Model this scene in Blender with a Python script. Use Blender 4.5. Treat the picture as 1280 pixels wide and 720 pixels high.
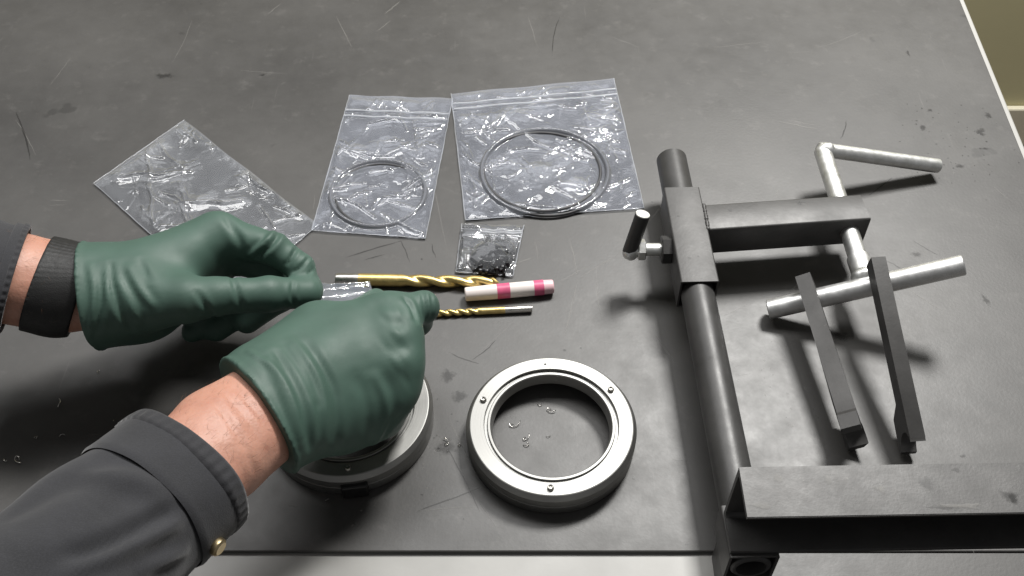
import bpy, bmesh, math, random
import numpy as np
from mathutils import Vector, Matrix, Quaternion, noise
from mathutils.bvhtree import BVHTree

for o in list(bpy.data.objects): bpy.data.objects.remove(o)
SC = bpy.context.scene
COL = SC.collection
random.seed(4)
RNG = np.random.default_rng(11)

# ------------------------------------------------------------------ camera
PITCH, DIST, FPX = math.radians(49), 0.77, 1280.0
CAM = Vector((0, -DIST*math.cos(PITCH), DIST*math.sin(PITCH)))
FWD = Vector((0, math.cos(PITCH), -math.sin(PITCH)))
UPV = Vector((0, math.sin(PITCH), math.cos(PITCH)))
cd = bpy.data.cameras.new('camera')
cam = bpy.data.objects.new('camera', cd); COL.objects.link(cam)
cam.location = CAM
cam.rotation_euler = (math.pi/2 - PITCH, 0, 0)
cd.sensor_width = 36; cd.lens = 36*FPX/1280; cd.clip_start = .01; cd.clip_end = 50
SC.camera = cam

def P(x, y, z=0.0):
    """photo pixel -> point at height z above the bench sheet"""
    d = FWD + Vector((1, 0, 0))*((x-640)/FPX) - UPV*((y-360)/FPX)
    return CAM + d*((z-CAM.z)/d.z)

# ------------------------------------------------------------------ light
w = bpy.data.worlds.new('World'); SC.world = w; w.use_nodes = True
bg = w.node_tree.nodes['Background']
bg.inputs[0].default_value = (1.0, 1.0, 1.0, 1); bg.inputs[1].default_value = 0.135
def area(name, loc, target, sx, sy, watts, col):
    l = bpy.data.lights.new(name, 'AREA'); l.shape = 'RECTANGLE'; l.size = sx; l.size_y = sy
    l.energy = watts; l.color = col
    o = bpy.data.objects.new(name, l); COL.objects.link(o); o.location = loc
    o.rotation_euler = (Vector(target)-Vector(loc)).to_track_quat('-Z', 'Y').to_euler()
    return o
area('ceiling_panel_light', (.62, .93, 1.60), (.62, .93, 0), .42, .42, 63, (1.0, .985, .955))
area('far_fill_light', (-.55, .75, 1.75), (-.55, .75, 0), 1.8, .6, 27, (1.0, .99, .975))  # broad lamp added for soft fill and wide reflections in the metal
SC.view_settings.view_transform = 'Standard'; SC.view_settings.look = 'None'
SC.view_settings.gamma = 1; SC.view_settings.exposure = 0
SC.render.engine = 'CYCLES'
SC.cycles.max_bounces = 10; SC.cycles.transparent_max_bounces = 16

# ------------------------------------------------------------------ materials
def new_mat(name):
    m = bpy.data.materials.new(name); m.use_nodes = True
    nt = m.node_tree; b = nt.nodes['Principled BSDF']
    return m, nt, b
def N(nt, t, **kw):
    n = nt.nodes.new(t)
    for k, v in kw.items():
        if k.startswith('_'): setattr(n, k[1:], v)
    return n
def tex(nt, scale, detail=4, rough=.55, stretch=None, rot=(0, 0, 0), coord='Object'):
    tc = nt.nodes.new('ShaderNodeTexCoord'); n = nt.nodes.new('ShaderNodeTexNoise')
    n.inputs['Scale'].default_value = scale; n.inputs['Detail'].default_value = detail
    n.inputs['Roughness'].default_value = rough
    if stretch:
        mp = nt.nodes.new('ShaderNodeMapping'); mp.inputs['Scale'].default_value = stretch; mp.inputs['Rotation'].default_value = rot
        nt.links.new(tc.outputs[coord], mp.inputs[0]); nt.links.new(mp.outputs[0], n.inputs[0])
    else: nt.links.new(tc.outputs[coord], n.inputs[0])
    return n.outputs['Fac']
def ramp(nt, fac, a, b, ca=(0, 0, 0), cb=(1, 1, 1)):
    r = nt.nodes.new('ShaderNodeValToRGB'); e = r.color_ramp.elements
    e[0].position = a; e[1].position = b; e[0].color = (*ca, 1); e[1].color = (*cb, 1)
    nt.links.new(fac, r.inputs[0]); return r.outputs[0]
def mix(nt, fac, a, b, mode='MIX'):
    n = nt.nodes.new('ShaderNodeMix'); n.data_type = 'RGBA'; n.blend_type = mode
    for s, v in ((n.inputs[0], fac), (n.inputs[6], a), (n.inputs[7], b)):
        if isinstance(v, (int, float)): s.default_value = v
        elif isinstance(v, tuple): s.default_value = (*v, 1)
        else: nt.links.new(v, s)
    return n.outputs[2]
def bump(nt, b, h, strength, dist, prev=None):
    n = nt.nodes.new('ShaderNodeBump'); n.inputs['Strength'].default_value = strength; n.inputs['Distance'].default_value = dist
    nt.links.new(h, n.inputs['Height'])
    if prev: nt.links.new(prev, n.inputs['Normal'])
    nt.links.new(n.outputs[0], b.inputs['Normal']); return n.outputs[0]
def maprange(nt, fac, a, b):
    n = nt.nodes.new('ShaderNodeMapRange'); n.inputs['To Min'].default_value = a; n.inputs['To Max'].default_value = b
    nt.links.new(fac, n.inputs[0]); return n.outputs[0]

def simple(name, col, rough=.5, metal=0, var=.25, vscale=60, bs=.15, bscale=300, bd=.0006, rvar=.12, spec=.5):
    m, nt, b = new_mat(name)
    f = tex(nt, vscale, 5)
    lo = tuple(c*(1-var) for c in col); hi = tuple(min(1, c*(1+var)) for c in col)
    nt.links.new(ramp(nt, f, .3, .7, lo, hi), b.inputs['Base Color'])
    nt.links.new(maprange(nt, tex(nt, vscale*1.7, 4), max(.03, rough-rvar), rough+rvar), b.inputs['Roughness'])
    b.inputs['Metallic'].default_value = metal; b.inputs['Specular IOR Level'].default_value = spec
    if bs: bump(nt, b, tex(nt, bscale, 3), bs, bd)
    return m

# black bench sheet: worn, faint cloudy grime and fine rubbed streaks
def sheet_mat():
    m, nt, b = new_mat('black_bench_sheet')
    c1 = ramp(nt, tex(nt, 5.5, 8, .68), .30, .70, (.036, .0345, .033), (.070, .0675, .064))
    c2 = mix(nt, ramp(nt, tex(nt, 55, 6, .7), .56, .80), c1, (.085, .081, .077))
    st = tex(nt, 7, 4, .6, (30, 1.4, 1), (0, 0, .5))
    st2 = tex(nt, 9, 4, .6, (26, 1.1, 1), (0, 0, -1.1))
    c3 = mix(nt, ramp(nt, st, .68, .74, (0, 0, 0), (.35, .35, .35)), c2, (.11, .105, .10))
    c4 = mix(nt, ramp(nt, st2, .70, .76, (0, 0, 0), (.4, .4, .4)), c3, (.022, .021, .020))
    c5 = mix(nt, ramp(nt, tex(nt, 21, 3, .5), .70, .73, (0, 0, 0), (.55, .55, .55)), c4, (.02, .019, .018))
    nt.links.new(c5, b.inputs['Base Color'])
    r = mix(nt, .45, ramp(nt, tex(nt, 6, 6, .65), .3, .7, (.38,)*3, (.52,)*3), ramp(nt, tex(nt, 40, 5, .7), .3, .7, (.38,)*3, (.58,)*3))
    nt.links.new(r, b.inputs['Roughness'])
    b.inputs['Specular IOR Level'].default_value = .6
    n1 = bump(nt, b, tex(nt, 7, 2), .12, .004)
    bump(nt, b, tex(nt, 420, 4), .12, .0005, n1)
    return m

def steel_mat(name, col=(.055, .0535, .052), rough=.45):
    m, nt, b = new_mat(name)
    c = ramp(nt, tex(nt, 26, 7, .65), .3, .72, tuple(x*.72 for x in col), tuple(x*1.35 for x in col))
    c = mix(nt, ramp(nt, tex(nt, 75, 5, .6), .68, .76, (0, 0, 0), (.6, .6, .6)), c, (.02, .019, .018))
    c = mix(nt, ramp(nt, tex(nt, 120, 4, .6), .70, .78, (0, 0, 0), (.5, .5, .5)), c, (.20, .19, .18))
    nt.links.new(c, b.inputs['Base Color'])
    b.inputs['Metallic'].default_value = .15
    nt.links.new(maprange(nt, tex(nt, 45, 6, .7), rough-.12, rough+.16), b.inputs['Roughness'])
    n1 = bump(nt, b, tex(nt, 30, 3), .12, .002)
    bump(nt, b, tex(nt, 600, 3), .15, .0004, n1)
    return m

def metal_mat(name, col, rough, streak=None, scale=40):
    m, nt, b = new_mat(name)
    c = ramp(nt, tex(nt, scale, 6, .65), .3, .7, tuple(x*.80 for x in col), tuple(min(1, x*1.12) for x in col))
    nt.links.new(c, b.inputs['Base Color']); b.inputs['Metallic'].default_value = 1
    nt.links.new(maprange(nt, tex(nt, scale*2, 5, .7), rough-.10, rough+.12), b.inputs['Roughness'])
    if streak: bump(nt, b, tex(nt, 60, 3, .5, streak), .18, .0006)
    else: bump(nt, b, tex(nt, 350, 3), .12, .0004)
    return m

def plastic_film(name, haze=.10, tint=(.86, .89, .95)):
    m, nt, b = new_mat(name)
    nt.nodes.remove(b); out = nt.nodes['Material Output']
    tr = nt.nodes.new('ShaderNodeBsdfTransparent'); tr.inputs[0].default_value = (.965, .97, .98, 1)
    df = nt.nodes.new('ShaderNodeBsdfDiffuse'); df.inputs[0].default_value = (*tint, 1)
    tl = nt.nodes.new('ShaderNodeBsdfTranslucent'); tl.inputs[0].default_value = (*tint, 1)
    gl = nt.nodes.new('ShaderNodeBsdfGlossy'); gl.inputs['Roughness'].default_value = .075
    bp = nt.nodes.new('ShaderNodeBump'); bp.inputs['Strength'].default_value = .6; bp.inputs['Distance'].default_value = .0010
    nt.links.new(tex(nt, 120, 2, .5), bp.inputs['Height'])
    fr = nt.nodes.new('ShaderNodeFresnel'); fr.inputs[0].default_value = 1.5
    for n_ in (gl, fr): nt.links.new(bp.outputs[0], n_.inputs['Normal'])
    d2 = nt.nodes.new('ShaderNodeMixShader'); d2.inputs[0].default_value = .4
    nt.links.new(df.outputs[0], d2.inputs[1]); nt.links.new(tl.outputs[0], d2.inputs[2])
    hz = maprange(nt, tex(nt, 28, 4, .6), haze*.5, haze*1.6)
    m1 = nt.nodes.new('ShaderNodeMixShader'); nt.links.new(hz, m1.inputs[0])
    nt.links.new(tr.outputs[0], m1.inputs[1]); nt.links.new(d2.outputs[0], m1.inputs[2])
    fm = nt.nodes.new('ShaderNodeMath'); fm.operation = 'MULTIPLY'; fm.inputs[1].default_value = 1.9
    nt.links.new(fr.outputs[0], fm.inputs[0])
    m2 = nt.nodes.new('ShaderNodeMixShader'); nt.links.new(fm.outputs[0], m2.inputs[0])
    nt.links.new(m1.outputs[0], m2.inputs[1]); nt.links.new(gl.outputs[0], m2.inputs[2])
    nt.links.new(m2.outputs[0], out.inputs[0])
    return m

def mark_mat(name, col, cover, scale, rough=.5, opac=.8):
    """worn mark with ragged coverage"""
    m, nt, b = new_mat(name)
    nt.links.new(ramp(nt, tex(nt, 40, 3), .3, .7, tuple(c*.75 for c in col), col), b.inputs['Base Color'])
    b.inputs['Roughness'].default_value = rough
    at = nt.nodes.new('ShaderNodeAttribute'); at.attribute_name = 'cover'
    sm = nt.nodes.new('ShaderNodeMath'); sm.operation = 'MULTIPLY_ADD'; sm.inputs[1].default_value = .62
    nt.links.new(at.outputs['Fac'], sm.inputs[0]); nt.links.new(tex(nt, scale, 5, .7), sm.inputs[2])
    nt.links.new(ramp(nt, sm.outputs[0], .86-cover*.35, 1.12-cover*.30, (0,)*3, (opac,)*3), b.inputs['Alpha'])
    return m

M = {}
M['sheet'] = sheet_mat()
M['laminate'] = simple('white_laminate', (.36, .355, .338), .45, var=.10, vscale=14, bs=.05)
M['wall'] = simple('olive_painted_wall', (.52, .48, .29), .6, var=.04, vscale=5, bs=.08, bscale=160)
M['baseboard'] = simple('cream_baseboard', (.58, .54, .42), .5, var=.05, vscale=20)
M['floor'] = simple('dark_floor_tile', (.13, .11, .09), .5, var=.3, vscale=9)
M['steel'] = steel_mat('black_mill_steel')
M['tube'] = steel_mat('black_tube_steel', (.050, .049, .048), .42)
M['zinc'] = metal_mat('zinc_plated_steel', (.93, .94, .90), .44, scale=90)
M['bar'] = metal_mat('bright_bar_steel', (.93, .93, .91), .43, scale=60)
M['alu'] = metal_mat('machined_aluminium', (.37, .368, .355), .54, scale=25)
_nt = M['alu'].node_tree; _b = _nt.nodes['Principled BSDF']; _b.inputs['Anisotropic'].default_value = .35
_tg = _nt.nodes.new('ShaderNodeTangent'); _tg.direction_type = 'RADIAL'; _tg.axis = 'Z'; _nt.links.new(_tg.outputs[0], _b.inputs['Tangent'])
_tc = _nt.nodes.new('ShaderNodeTexCoord'); _sx = _nt.nodes.new('ShaderNodeSeparateXYZ'); _nt.links.new(_tc.outputs['Object'], _sx.inputs[0])
_cx = _nt.nodes.new('ShaderNodeCombineXYZ'); _nt.links.new(_sx.outputs[0], _cx.inputs[0]); _nt.links.new(_sx.outputs[1], _cx.inputs[1])
_ln = _nt.nodes.new('ShaderNodeVectorMath'); _ln.operation = 'LENGTH'; _nt.links.new(_cx.outputs[0], _ln.inputs[0])
_n1 = _nt.nodes.new('ShaderNodeTexNoise'); _n1.noise_dimensions = '2D'; _n1.inputs['Scale'].default_value = 1500; _n1.inputs['Detail'].default_value = 2
_c2 = _nt.nodes.new('ShaderNodeCombineXYZ'); _nt.links.new(_ln.outputs['Value'], _c2.inputs[0]); _nt.links.new(_sx.outputs[2], _c2.inputs[1]); _nt.links.new(_c2.outputs[0], _n1.inputs[0])
bump(_nt, _b, _n1.outputs['Fac'], .07, .0003)                     # fine turning marks
M['alu_dark'] = metal_mat('grooved_aluminium', (.26, .26, .25), .45)
M['screw'] = metal_mat('small_screw_steel', (.42, .41, .38), .32, scale=200)
M['gold'] = metal_mat('titanium_nitride_gold', (.80, .61, .25), .38, scale=160)
M['shank'] = metal_mat('bare_drill_shank', (.70, .68, .64), .30, scale=160)
M['rubber'] = simple('black_rubber', (.04, .04, .043), .45, var=.2, vscale=100)
M['black_screw'] = simple('black_oxide_screws', (.018, .018, .02), .35, metal=.4, vscale=200)
M['plug'] = simple('black_plastic_plug', (.012, .012, .012), .4)
M['glove'] = simple('dark_green_nitrile', (.057, .104, .082), .56, var=.08, vscale=35, bs=.2, bscale=900, bd=.0002, spec=.38)
M['white_plastic'] = simple('white_soft_plastic', (.74, .67, .64), .4, var=.05, vscale=60, bs=.03)
M['pink'] = simple('pink_band', (.62, .11, .22), .38, var=.18, vscale=90, bs=.03)
M['pale_pink'] = simple('pale_pink_cap', (.76, .50, .53), .35, var=.08, vscale=90, bs=.03)
M['film'] = plastic_film('clear_plastic_film', .20)
M['film_clear'] = plastic_film('very_clear_plastic_film', .11)
M['film_blue'] = plastic_film('clear_bluish_plastic_film', .24, (.80, .84, .95))
M['zip'] = plastic_film('zip_strip_film', .38)
M['brass'] = metal_mat('brass_snap', (.62, .50, .30), .35, scale=200)
M['lightscratch'] = mark_mat('pale_scratches', (.30, .29, .27), .58, 240, .5, .34)
M['darkmark'] = mark_mat('dark_stains', (.016, .015, .014), .55, 260, .35, .42)
M['chip'] = metal_mat('aluminium_chips', (.72, .70, .66), .25, scale=400)

def cloth_mat(name, col):
    m, nt, b = new_mat(name)
    c = ramp(nt, tex(nt, 30, 6, .6), .3, .7, tuple(x*.75 for x in col), tuple(x*1.25 for x in col))
    c = mix(nt, ramp(nt, tex(nt, 1400, 2, .5), .45, .62, (0, 0, 0), (.35, .35, .35)), c, tuple(x*1.9 for x in col))
    nt.links.new(c, b.inputs['Base Color']); b.inputs['Roughness'].default_value = .85
    b.inputs['Sheen Weight'].default_value = .25; b.inputs['Sheen Roughness'].default_value = .5
    n1 = bump(nt, b, tex(nt, 60, 4), .25, .002)
    bump(nt, b, tex(nt, 1600, 2), .4, .0004, n1)
    return m
M['jacket'] = cloth_mat('charcoal_jacket_cotton', (.019, .0195, .023))
M['hem'] = cloth_mat('charcoal_jacket_hem', (.018, .018, .021))
M['strap'] = simple('black_woven_strap', (.009, .009, .009), .6, var=.3, vscale=200, bs=.3, bscale=1200)
def skin_mat():
    m, nt, b = new_mat('skin')
    c = ramp(nt, tex(nt, 30, 6, .6), .28, .74, (.43, .20, .14), (.58, .32, .235))
    c = mix(nt, ramp(nt, tex(nt, 170, 4, .6), .60, .75, (0, 0, 0), (.4, .4, .4)), c, (.46, .19, .13))
    nt.links.new(c, b.inputs['Base Color']); b.inputs['Roughness'].default_value = .5
    b.inputs['Subsurface Weight'].default_value = .12; b.inputs['Subsurface Radius'].default_value = (.006, .003, .0015)
    b.inputs['Subsurface Scale'].default_value = .6
    n1 = bump(nt, b, tex(nt, 55, 4), .4, .0026)
    bump(nt, b, tex(nt, 600, 3), .35, .0004, n1)
    return m
M['skin'] = skin_mat()

# ------------------------------------------------------------------ helpers
def link(name, me, mat, parent=None, smooth=True):
    o = bpy.data.objects.new(name, me); COL.objects.link(o)
    if mat: me.materials.clear(); me.materials.append(mat)
    if smooth:
        for p in me.polygons: p.use_smooth = True
    if parent: o.parent = parent
    return o
def from_bm(name, bm, mat, parent=None, smooth=False, angle=None):
    me = bpy.data.meshes.new(name); bmesh.ops.recalc_face_normals(bm, faces=bm.faces[:]); bm.to_mesh(me); bm.free()
    o = link(name, me, mat, parent, smooth)
    if angle is not None:
        me.polygons.foreach_set('use_smooth', [True]*len(me.polygons))
        me.set_sharp_from_angle(angle=math.radians(angle))
    return o
def thing(name, label, cat, loc=(0, 0, 0), rz=0, group=None):
    o = bpy.data.objects.new(name, None); COL.objects.link(o); o.empty_display_size = .01
    o.location = loc; o.rotation_euler = (0, 0, rz); tag(o, label, cat, group); return o
def tag(o, label=None, cat=None, group=None, kind=None):
    if label: o['label'] = label
    if cat: o['category'] = cat
    if group: o['group'] = group
    if kind: o['kind'] = kind
    return o
def rel(o, parent):
    """keep world placement of o under an unscaled parent"""
    o.parent = parent
    o.matrix_parent_inverse = (Matrix.Translation(parent.location) @ parent.rotation_euler.to_matrix().to_4x4()).inverted()
    return o
def box_bm(x0, x1, y0, y1, z0, z1, bev=0, seg=2):
    bm = bmesh.new(); bmesh.ops.create_cube(bm, size=1)
    for v in bm.verts: v.co = ((x0+x1)/2+v.co.x*(x1-x0), (y0+y1)/2+v.co.y*(y1-y0), (z0+z1)/2+v.co.z*(z1-z0))
    if bev: bmesh.ops.bevel(bm, geom=bm.edges[:], offset=bev, segments=seg, affect='EDGES', profile=.5)
    return bm
def lathe_bm(prof, seg=96, closed=True):
    """prof: (r, z) list revolved about z"""
    bm = bmesh.new(); rings = []
    for r, z in prof:
        rings.append([bm.verts.new((r*math.cos(2*math.pi*i/seg), r*math.sin(2*math.pi*i/seg), z)) for i in range(seg)] if r > 1e-7 else [bm.verts.new((0, 0, z))])
    n = len(rings)
    for k in range(n if closed else n-1):
        a, b = rings[k], rings[(k+1) % n]
        for i in range(seg):
            j = (i+1) % seg
            if len(a) == 1 and len(b) == 1: continue
            if len(a) == 1: bm.faces.new((a[0], b[j], b[i]))
            elif len(b) == 1: bm.faces.new((a[i], a[j], b[0]))
            else: bm.faces.new((a[i], a[j], b[j], b[i]))
    return bm
def place_axis(bm, a, b):
    """move a mesh built along +z from the origin so that z runs from a to b"""
    d = (b-a).normalized(); q = Vector((0, 0, 1)).rotation_difference(d)
    bmesh.ops.transform(bm, matrix=Matrix.Translation(a) @ q.to_matrix().to_4x4(), verts=bm.verts[:]); return bm
def rod_bm(a, b, r, seg=32, ch=.0006, bore=0):
    L = (b-a).length
    if bore: prof = [(bore, 0), (r-ch, 0), (r, ch), (r, L-ch), (r-ch, L), (bore, L)]; bm = lathe_bm(prof, seg, True)
    else: bm = lathe_bm([(0, 0), (r-ch, 0), (r, ch), (r, L-ch), (r-ch, L), (0, L)], seg, False)
    return place_axis(bm, a, b)
def sqtube_bm(w, h, t, L, bev=.0018):
    """hollow rectangular tube along +y from 0 to L, centred on x/z"""
    bm = bmesh.new()
    def loop(hw, hh, r, y):
        pts = []
        for cx, cz, a0 in ((hw-r, hh-r, 0), (-hw+r, hh-r, 90), (-hw+r, -hh+r, 180), (hw-r, -hh+r, 270)):
            for k in range(4):
                a = math.radians(a0+k*30); pts.append(bm.verts.new((cx+r*math.cos(a), y, cz+r*math.sin(a))))
        return pts
    ls = [loop(w/2, h/2, bev, 0), loop(w/2, h/2, bev, L), loop(w/2-t, h/2-t, bev*.5, L), loop(w/2-t, h/2-t, bev*.5, 0)]
    n = len(ls[0])
    for k in range(4):
        a, b = ls[k], ls[(k+1) % 4]
        for i in range(n): bm.faces.new((a[i], a[(i+1) % n], b[(i+1) % n], b[i]))
    return bm
def tx(bm, loc=(0, 0, 0), rz=0, rx=0, ry=0):
    m = Matrix.Translation(loc) @ Matrix.Rotation(rz, 4, 'Z') @ Matrix.Rotation(rx, 4, 'X') @ Matrix.Rotation(ry, 4, 'Y')
    bmesh.ops.transform(bm, matrix=m, verts=bm.verts[:]); return bm
def prism_bm(poly, a, b):
    """polygon [(x, z)] extruded along y from a to b"""
    bm = bmesh.new()
    A = [bm.verts.new((x, a, z)) for x, z in poly]; B = [bm.verts.new((x, b, z)) for x, z in poly]
    bm.faces.new(A); bm.faces.new(B[::-1]); n = len(poly)
    for i in range(n): bm.faces.new((A[i], B[i], B[(i+1) % n], A[(i+1) % n]))
    return bm

# ------------------------------------------------------------------ setting
FLOOR = -.86
bm = bmesh.new(); bmesh.ops.create_grid(bm, x_segments=2, y_segments=2, size=2.2)
fl = from_bm('floor', tx(bm, (0, 0, FLOOR)), M['floor']); tag(fl, 'dark floor below the bench beside the olive wall', 'floor', kind='structure')
wl = from_bm('wall', box_bm(-2.2, 2.2, 1.16, 1.26, FLOOR+.001, .45), M['wall']); tag(wl, 'olive green painted wall behind the bench', 'wall', kind='structure')
bb = from_bm('baseboard', box_bm(-2.2, 2.2, 1.145, 1.159, FLOOR+.001, FLOOR+.10, .004), M['baseboard'], wl)
# right edge of the black sheet runs almost straight back, white laminate edge shows beyond it
r0, r1 = P(1200, 0), P(1279, 195)
sl = (r0.x-r1.x)/(r0.y-r1.y)
def edge_x(y): return r1.x + sl*(y-r1.y)
YF, YB, XL = -.2145, .62, -.78
def slab(name, x0, y0, y1, off, z0, z1, mat, parent=None, bev=.001):
    bm = bmesh.new()
    q = [(x0, y0), (edge_x(y0)+off, y0), (edge_x(y1)+off, y1), (x0, y1)]
    A = [bm.verts.new((x, y, z0)) for x, y in q]; B = [bm.verts.new((x, y, z1)) for x, y in q]
    bm.faces.new(A[::-1]); bm.faces.new(B)
    for i in range(4): bm.faces.new((A[i], A[(i+1) % 4], B[(i+1) % 4], B[i]))
    bmesh.ops.bevel(bm, geom=bm.edges[:], offset=bev, segments=2, affect='EDGES', profile=.5)
    return from_bm(name, bm, mat, parent)
bench = slab('workbench', XL-.01, -.30, YB+.01, .0065, -.040, -.0032, M['laminate'], bev=.0015)
tag(bench, 'workbench with white laminate edge under a worn black sheet', 'workbench', kind='structure')
sheet = slab('black_sheet', XL, YF, YB, 0, -.0030, 0, M['sheet'], bench, .0008)
bm = bmesh.new()  # separate dark piece added to turn the ledge grey right of the sleeve
q4 = [(.1365, -.2990), (edge_x(-.299), -.2990), (edge_x(-.216), -.2157), (.1365, -.2157)]
A = [bm.verts.new((x, y, -.0030)) for x, y in q4]; B = [bm.verts.new((x, y, -.0001)) for x, y in q4]
bm.faces.new(A[::-1]); bm.faces.new(B)
for i in range(4): bm.faces.new((A[i], A[(i+1) % 4], B[(i+1) % 4], B[i]))
from_bm('black_sheet', bm, M['sheet'], bench)
for lx in (XL+.06, .38):
    for ly in (-.24, .54):
        from_bm('bench_leg', box_bm(lx-.03, lx+.03, ly-.03, ly+.03, FLOOR+.001, -.041, .003), M['laminate'], bench)

# scratches and stains: thin ragged marks lying on the sheet
def strip(bm, pts, w, z):
    prev = None
    for i, p in enumerate(pts):
        d = (pts[min(i+1, len(pts)-1)]-pts[max(i-1, 0)]); n = Vector((-d.y, d.x, 0)).normalized()
        k = w*(.35+.65*math.sin(math.pi*(i+.4)/len(pts)))*random.uniform(.7, 1.2)/2
        a = bm.verts.new((p.x+n.x*k, p.y+n.y*k, z)); b = bm.verts.new((p.x-n.x*k, p.y-n.y*k, z))
        lay = bm.verts.layers.float.get('cover') or bm.verts.layers.float.new('cover')
        a = bm.verts[-1] if False else a
        f_ = .35+.65*math.sin(math.pi*(i+.5)/len(pts)); a[lay] = f_; b[lay] = f_
        if prev: bm.faces.new((prev[0], prev[1], b, a))
        prev = (a, b)
def scratch(bm, x0, y0, x1, y1, w, z, bow=0):
    a, b = P(x0, y0), P(x1, y1); n = Vector((-(b-a).y, (b-a).x, 0))
    pts = [a.lerp(b, t/9)+n*bow*math.sin(math.pi*t/9)+Vector((random.uniform(-1, 1), random.uniform(-1, 1), 0))*.0003 for t in range(10)]
    strip(bm, pts, w, z)
def blob(bm, x, y, rx, ry, z):
    c = P(x, y); n = 18; ph = random.uniform(0, 9)
    vs = []
    for i in range(n):
        a = 2*math.pi*i/n; k = .75+.45*noise.noise(Vector((math.cos(a)*1.3+ph, math.sin(a)*1.3, ph)))+random.uniform(-.12, .12)
        vs.append(bm.verts.new((c.x+rx*k*1.25*math.cos(a), c.y+ry*k*1.25*math.sin(a), z)))
    m_ = bm.verts.new((c.x, c.y, z)); m_[bm.verts.layers.float['cover']] = 1.0
    for i in range(n): bm.faces.new((vs[i], vs[(i+1) % n], m_))
bm = bmesh.new(); bm.verts.layers.float.new('cover')
for s in ((975,152,1030,163,.0011), (983,150,1031,158,.0006), (62,250,85,251,.0007), (62,257,82,256,.0006), (480,18,500,2,.0016), (470,40,488,26,.0009), (335,18,352,4,.0010), (530,180,560,320,.0006),
          (640,330,668,322,.0009), (668,300,672,325,.0007), (600,440,640,405,.0006), (712,300,722,345,.0008), (740,330,700,352,.0006), (1160,345,1215,347,.0006), (1240,232,1262,250,.0005),
          (1120,350,1180,390,.0006), (300,88,360,92,.0006), (240,25,215,80,.0006), (90,70,60,110,.0006), (905,395,935,380,.0005), (760,45,800,60,.0006), (890,60,960,52,.0006), (560,520,596,590,.0007), (520,640,590,634,.0006), (360,632,372,634,.0010), (620,660,600,630,.0005),
          (820,420,845,455,.0006), (700,650,735,668,.0006), (1025,60,1080,38,.0005), (20,150,45,195,.0007), (660,20,672,60,.0006), (838,245,770,320,.0008), (770,320,722,350,.0008), (722,350,706,420,.0008), (745,345,752,400,.0006), (420,20,440,60,.0009), (60,330,95,345,.0006)):
    scratch(bm, *s, .00012, random.uniform(-.02, .02))
for _ in range(60):
    x, y = random.uniform(-20, 1290), random.uniform(0, 690); a = random.uniform(0, math.pi); L = random.uniform(5, 34)
    scratch(bm, x, y, x+L*math.cos(a), y+L*math.sin(a)*.7, random.uniform(.0002, .0005), .00012, random.uniform(-.02, .02))
for _ in range(40):
    g = random.choice(((970, 470), (420, 655), (1210, 180), (550, 560), (450, 640), (960, 455), (1020, 540)))
    blob(bm, random.gauss(g[0], 18), random.gauss(g[1], 22), random.uniform(.0005, .0016), random.uniform(.0005, .0018), .00012)
o = from_bm('scratches', bm, M['lightscratch'], sheet); tag(o, 'pale scratches scattered over the black sheet', kind='stuff')
bm = bmesh.new(); bm.verts.layers.float.new('cover')
for s in ((432,322,505,300,.0012), (500,300,512,328,.0008), (455,325,480,318,.0010), (540,305,545,322,.0009), (1095,320,1140,345,.0008), (20,140,38,200,.0016), (1050,175,1058,150,.0010), (1085,245,1115,222,.0010), (590,450,620,425,.0009), (1140,300,1175,320,.0006), (700,20,690,70,.0009), (560,440,600,455,.0008), (520,640,600,610,.0010), (560,560,600,640,.0009)):
    scratch(bm, *s, .00022, random.uniform(-.06, .06))
for x, y, rx, ry in ((1163,138,.004,.003), (1154,160,.004,.006), (1135,67,.003,.006), (1232,186,.007,.002), (1236,145,.005,.006), (1200,208,.007,.004), (1225,165,.009,.007), (1145,318,.007,.004), (1050,420,.010,.007), (1232,375,.004,.008), (706,438,.002,.002), (726,435,.0012,.0012), (793,598,.0016,.0016), (527,324,.0016,.0013), (205,95,.012,.006), (328,94,.005,.003), (1205,570,.004,.002), (340,545,.006,.004), (575,495,.008,.008), (560,560,.012,.008), (560,470,.008,.010), (300,232,.003,.006)):
    blob(bm, x, y, rx, ry, .00018)
for _ in range(110):
    g = random.choice(((1215, 180, 25, 25), (1190, 215, 40, 12), (560, 560, 30, 35), (640, 300, 400, 170), (1150, 150, 16, 20), (640, 350, 500, 260)))
    blob(bm, random.gauss(g[0], g[2]), min(680, max(5, random.gauss(g[1], g[3]))), random.uniform(.0005, .0018), random.uniform(.0004, .0016), .00018)
o = from_bm('stains', bm, M['darkmark'], sheet); tag(o, 'dark oily stains and specks on the black sheet', kind='stuff')

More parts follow.
